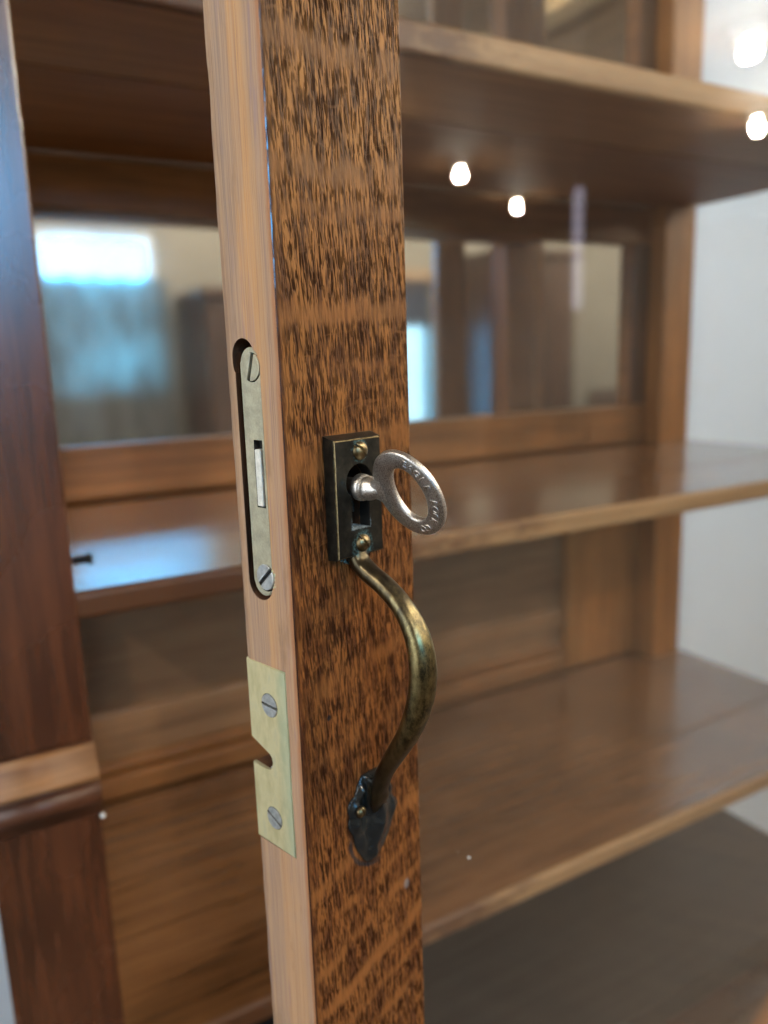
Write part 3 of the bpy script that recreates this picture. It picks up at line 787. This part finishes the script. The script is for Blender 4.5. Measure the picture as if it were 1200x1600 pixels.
# catch plate with the notch
pp = [(4.7, -45.2), (22.15, -44.9), (22.15, -69.3)] + notch[2:9] + [(18.5, -77.6), (22.15, -77.3), (22.15, -101.3), (4.9, -101.6)]
bm = BM(); add_prism(bm, S(pp), 'x', -.0002, .0010)
bmesh.ops.bevel(bm, geom=[e for e in bm.edges if abs(e.verts[0].co.x + .0002) < 1e-6 and abs(e.verts[1].co.x + .0002) < 1e-6], offset=.00022, segments=2, affect='EDGES')
catch = dobj('catch_plate', bm, ['catch', 'black'])
bore(catch, 12.5, -56.9, .00355); bore(catch, 13.4, -92.3, .00345)
screw('screw', EDGE(12.6, -57.0, -.2), .0034, .00012, .0007, R(-2), catch, 'steel', depth=.0009)
screw('screw', EDGE(13.5, -92.4, -.2), .0033, .00012, .0007, R(-24), catch, 'steel', depth=.0009)
bm = BM(); add_prism(bm, S(notch[3:9] + [(15.4, -77.2), (13.9, -76.7), (13.1, -75.8), (12.8, -74.6), (13.1, -73.3), (14.0, -72.4)]), 'x', .0011, .0045)
obj('notch_lip', bm, 'steel', catch)

# pull handle
pull = empty('pull_handle', OFF, 0, door)
bm = BM()
pl0 = [(13.3, -15.7), (31.4, -15.7), (31.4, 18.2), (13.3, 18.2)]; pl1 = [(13.5, -15.4), (31.2, -15.4), (31.2, 17.0), (13.5, 17.0)]
R0 = [(x * mm, .0002, z * mm) for x, z in pl0]; R1 = [(x * mm, -.0040, z * mm) for x, z in pl1]
add_tube(bm, [R0, R1])
bmesh.ops.bevel(bm, geom=[e for e in bm.edges if max(e.verts[0].co.y, e.verts[1].co.y) < .0001], offset=.00045, segments=3, affect='EDGES')
kp = obj('key_plate', bm, ['bronze', 'black', 'screwbrass', 'patina'], pull)
bm = BM(); add_prism(bm, S([(22.4 + 5 * math.cos(2 * math.pi * i / 32), 5.2 + 5 * math.sin(2 * math.pi * i / 32)) for i in range(32)]), 'y', -.006, .004)
c1 = cutter(bm); c1.parent = door; c1.location = OFF
bm = BM(); add_prism(bm, S([(19.2, 3.1), (26.0, 3.1), (26.0, -7.75), (19.2, -7.75)]), 'y', -.0061, .0041)
c2 = cutter(bm); c2.parent = door; c2.location = OFF
carve(kp, [c1, c2])
for p in kp.data.polygons:
    if p.center.z < -.0072 and .018 < p.center.x < .027 and p.center.z > -.0082 and abs(p.normal.y) < .3: p.material_index = 3
for p in kp.data.polygons:                    # bright worn arrises
    n_ = p.normal
    if p.center.y < -.0034 and .25 < abs(n_.y) < .95 and (abs(n_.x) > .2 or abs(n_.z) > .2) and not (.017 < p.center.x < .028 and -.008 < p.center.z < .011): p.material_index = 2
screw('screw', FACE(23.0, 13.6, -3.9), .0026, .0004, .0007, R(40), pull, 'screwbrass', .0016, .0009)
screw('screw', FACE(22.8, -11.9, -3.9), .0025, .0004, .0006, R(35), pull, 'screwbrass', .0017, .0008)
# grip: swept bar, fuller in the middle
path = [(22.5, -1.6, -13.6, 3.0, 2.4), (22.5, -2.9, -17.4, 3.1, 2.5), (22.6, -6.6, -20.2, 3.1, 2.5), (22.7, -12.2, -23.0, 3.05, 2.55), (22.9, -18.2, -27.6, 3.15, 2.7), (23.2, -22.8, -34.6, 3.6, 3.1),
        (23.5, -24.4, -43.2, 3.95, 3.4), (23.9, -23.1, -52.7, 3.95, 3.4), (24.3, -18.6, -63.6, 3.6, 3.05), (24.8, -11.8, -74.0, 3.15, 2.6), (25.1, -7.4, -80.8, 2.95, 2.3), (25.4, -4.6, -87.2, 3.1, 2.1), (26.0, -3.9, -91.5, 3.4, 1.5), (26.6, -2.6, -95.5, 2.2, .6)]
def catmull(P, n):
    out = []
    for i in range(len(P) - 1):
        a, b, c, d = P[max(i - 1, 0)], P[i], P[i + 1], P[min(i + 2, len(P) - 1)]
        for k in range(n):
            t = k / n
            out.append(tuple(.5 * (2 * q + (r_ - p_) * t + (2 * p_ - 5 * q + 4 * r_ - s_) * t * t + (-p_ + 3 * q - 3 * r_ + s_) * t ** 3) for p_, q, r_, s_ in zip(a, b, c, d)))
    return out + [P[-1]]
pth = catmull(path, 7)
def sweep(bm, pth, n=28, sq=2.0):
    rings = []
    for i, p in enumerate(pth):
        a = Vector(pth[max(i - 1, 0)][:3]); b = Vector(pth[min(i + 1, len(pth) - 1)][:3]); T = (b - a).normalized()
        U = Vector((1, 0, 0)); U = (U - T * U.dot(T)).normalized(); V = T.cross(U)
        ring = []
        for j in range(n):
            t = 2 * math.pi * j / n; cx, sy = math.cos(t), math.sin(t)
            k = (abs(cx) ** sq + abs(sy) ** sq) ** (-1 / sq)
            ring.append((Vector(p[:3]) + U * (p[3] * cx * k) + V * (p[4] * sy * k)) * mm)
        rings.append(ring)
    add_tube(bm, rings)
bm = BM(); sweep(bm, pth, 32, 2.25); grip = obj('grip', bm, 'grip', pull, True)
# leaf-shaped foot: domed outline plus a raised central lobe
outl = [(22.0, -83.5), (20.2, -86.2), (19.0, -88.6), (16.8, -90.2), (16.1, -92.6), (16.7, -94.9), (16.0, -97.6), (17.7, -101.4), (18.5, -105.1), (20.2, -108.6),
        (22.0, -111.5), (24.4, -113.3), (26.6, -113.4), (28.3, -112.0), (30.2, -108.8), (32.2, -105.8), (34.3, -101.7), (35.8, -99.4), (35.3, -97.2), (33.5, -94.8), (34.0, -92.6), (32.4, -89.6), (31.0, -86.4), (28.8, -83.6)]
outl = [(p[0] + (1.2 if p[0] > 30 else 0), p[1]) for p in outl]
o2 = [(a, b) for a, b, *_ in catmull([(*p, 0, 0, 0) for p in outl + outl[:1]], 4)][:-1]
def lerp(tab, z):
    for (z0, v0), (z1, v1) in zip(tab[:-1], tab[1:]):
        if z0 >= z >= z1: k = (z0 - z) / (z0 - z1); k = k * k * (3 - 2 * k); return v0 + (v1 - v0) * k
    return tab[0][1] if z > tab[0][0] else tab[-1][1]
SPC = [(-84, 25.4), (-90, 26.6), (-97, 27.8), (-103, 26.8), (-108, 25.3), (-112, 24.6)]; SPW = [(-84, 2.6), (-91, 3.2), (-98, 4.3), (-104, 3.9), (-109, 2.7), (-113, 1.8)]
def foot_h(x, z):
    u = abs(x - lerp(SPC, z)) / lerp(SPW, z)
    k_ = min(1, max(0, (-z - 99) / 13)); tp = 1 - .72 * k_ * k_ * (3 - 2 * k_)
    h = (3.0 * math.exp(-(u * 1.0) ** 2) + 1.2 * math.exp(-((x - lerp(SPC, z) + .8) / 1.1) ** 2)) * tp
    h -= .9 * math.exp(-((x - (lerp(SPC, z) - lerp(SPW, z) * 1.05)) / .8) ** 2) * (1 - k_)
    h += 1.1 * math.exp(-((x - 24.9) ** 2 + (z + 109.6) ** 2) / 3.2) * (1 - .25 * max(0, (-z - 104) / 8))
    for cx, c_z, rx, rz, k in ((18.9, -92.6, 2.0, 1.9, 1.2), (18.6, -98.2, 2.0, 3.6, 1.7), (20.7, -87.4, 1.9, 1.8, 1.3), (34.4, -99.0, 1.5, 3.4, 1.1), (33.2, -91.6, 1.6, 2.0, .9), (21.2, -105, 1.8, 3.6, .6)):
        h = max(h, 0) + k * math.exp(-(((x - cx) / rx) ** 2 + ((z - c_z) / rz) ** 2) ** 1.3)
    return h
sm = [Vector(p) for p in o2]
for _ in range(60): sm = [(sm[i - 1] + sm[i] * 2 + sm[(i + 1) % len(sm)]) / 4 for i in range(len(sm))]
bm = BM(); rings = []; NR = 18
for k in range(NR):
    t = (k / (NR - 1)) ** 1.15; ring = []
    for i, (a, b) in enumerate(o2):
        q = min(1, t * 2.0); a, b = a + (sm[i].x - a) * q, b + (sm[i].y - b) * q
        zt = min(max(b, -106), -88); xt = lerp(SPC, zt)
        x, z = a + (xt - a) * t * .97, b + (zt - b) * t * .97
        e_ = math.sin(min(1, t * 3.2) * math.pi / 2) ** .7
        h = -.3 if k == 0 else .45 + e_ * (.5 + foot_h(x, z))
        ring.append((x * mm, -h * mm, z * mm))
    rings.append(ring)
rings.insert(1, [(p[0], -.0006, p[2]) for p in rings[0]])
add_tube(bm, rings)
foot = obj('leaf_foot', bm, 'foot', pull, True)
screw('screw', FACE(19.2, -92.9, -2.7), .0017, .0003, .0005, R(10), pull, 'screwbrass', .0011, .0006)
# green crust in the corner below the key plate
bm = BM()
for i in range(70):
    x = random.uniform(17.6, 22.6); z = -15.9 - random.random() ** 1.6 * 3.2 * (x - 16.4) / 6; s = random.uniform(.18, .5)
    bmesh.ops.create_icosphere(bm, subdivisions=1, radius=s * mm, matrix=Matrix.Translation((x * mm, -.05 * mm, z * mm)) @ Matrix.Diagonal((1.2, .7, 1, 1)))
o = obj('crust', bm, 'verdigris', pull); o['kind'] = 'stuff'

# ================================================================== KEY (held in the lock, a thing of its own)
KS, KZ, KL, PH = 22.6, 3.69, 21.94, .4604
key = empty('key', door.matrix_basis @ Vector((KS * mm, 0, KZ * mm - DB)), DA)
key.location = Matrix.Translation(door.location) @ Matrix.Rotation(DA, 4, 'Z') @ Vector((KS * mm, 0, KZ * mm - DB))
tag(key, 'worn silvery key with an oval lettered bow turned in the keyhole', 'key')
e1 = Vector((0, -1, 0)); wv = Vector((math.sin(PH), 0, -math.cos(PH))); mv = e1.cross(-wv)    # mv faces the camera
Bc = e1 * KL
def kpt(r_e, r_w, m): return (Bc + e1 * r_e + wv * r_w + mv * m) * mm
bm = BM(); n = 96; TH = 1.0; rings = [[] for _ in range(12)]
A0, B0, A1, B1 = 12.9, 11.0, 8.1, 5.4
for j in range(n):
    t = 2 * math.pi * j / n; ca, sa = math.cos(t), math.sin(t)
    neck = max(0, -ca) ** 6 * 1.2
    ro = (B0 * ca - (neck if ca < 0 else 0) * 0, A0 * sa); ri = (B1 * ca + .55, A1 * sa)
    mid = lambda k: (ri[0] + (ro[0] - ri[0]) * k, ri[1] + (ro[1] - ri[1]) * k)
    for q, (k, m) in enumerate([(1, .55), (.965, .86), (.88, 1.0), (.5, 1.02), (.12, 1.0), (.03, .85), (0, .5), (0, -.5), (.03, -.85), (.12, -1), (.88, -1), (1, -.55)]):
        a, b = mid(k); rings[q].append(kpt(a, b, m * TH))
V = [[bm.verts.new(p) for p in r] for r in rings]
for i in range(12):
    for j in range(n):
        k = (i + 1) % 12; bm.faces.new((V[i][j], V[i][(j + 1) % n], V[k][(j + 1) % n], V[k][j]))
bow = obj('bow', bm, 'key', key, True)
# stem: collars outside the plate, shaft running into the lock, bit
KM = Matrix(((mv.x, wv.x, e1.x, 0), (mv.y, wv.y, e1.y, 0), (mv.z, wv.z, e1.z, 0), (0, 0, 0, 1)))
pr = [(2.4, -8), (2.4, 2.8), (3.2, 3.3), (3.65, 3.8), (3.75, 4.6), (3.65, 5.6), (3.45, 6.1), (3.1, 6.35), (3.0, 6.6), (3.1, 6.85), (3.3, 7.1), (3.35, 7.7), (3.2, 8.5), (2.85, 9.6), (2.4, 10.8), (1.9, 11.8), (1.0, 12.6)]
bm = BM(); add_lathe(bm, [(r * mm, h * mm) for r, h in pr], KM, 36)
obj('stem', bm, 'key', key, True)
# webbed neck between collar and bow
bm = BM(); rings = []
for k in range(9):
    t = k / 8; h = 8.6 + 5.2 * t; wd = 2.6 + 4.6 * t ** 2.0; th = 2.5 - 1.4 * t
    rings.append([(e1 * h + wv * (wd * math.cos(a)) + mv * (th * math.sin(a))) * mm for a in [2 * math.pi * i / 24 for i in range(24)]])
add_tube(bm, rings); obj('neck', bm, 'key', key, True)
bm = BM(); add_box(bm, (-.0008, .002, -.0072), (.0008, .0085, -.0022))
for v in bm.verts: v.co = KM @ v.co
obj('bit', bm, 'key', key)
# raised lettering round the bow
bm = BM()
txt = 'EAGLE LOCK CO'
dgs = None
for i, ch in enumerate(txt):
    if ch == ' ': continue
    fc = bpy.data.curves.new('letter', 'FONT'); fc.body = ch; fc.size = 3.0 * mm; fc.extrude = .10 * mm; fc.align_x = 'CENTER'; fc.align_y = 'CENTER'; fc.resolution_u = 2
    fc.bevel_depth = .05 * mm; fc.bevel_resolution = 0
    fo = bpy.data.objects.new('letter', fc); COL.objects.link(fo); bpy.context.view_layer.update()
    me = bpy.data.meshes.new_from_object(fo.evaluated_get(bpy.context.evaluated_depsgraph_get()))
    t = R(-68) + R(150) * i / (len(txt) - 1)            # from upper edge, round the far end, to the bottom
    re, rw = (B0 + B1 + .35) / 2 * math.cos(t) + .1, (A0 + A1) / 2 * math.sin(t)
    tx = Vector((-(B0 + B1) / 2 * math.sin(t), (A0 + A1) / 2 * math.cos(t))).normalized()
    X = e1 * tx.x + wv * tx.y; Z = mv; Y = Z.cross(X)
    pos = Bc + e1 * re + wv * rw + mv * (TH * 1.02 + .05)
    M = Matrix(((X.x, Y.x, Z.x, pos.x * mm), (X.y, Y.y, Z.y, pos.y * mm), (X.z, Y.z, Z.z, pos.z * mm), (0, 0, 0, 1)))
    me.transform(M); bm.from_mesh(me)
    bpy.data.objects.remove(fo); bpy.data.curves.remove(fc); bpy.data.meshes.remove(me)
obj('lettering', bm, 'key', bow)
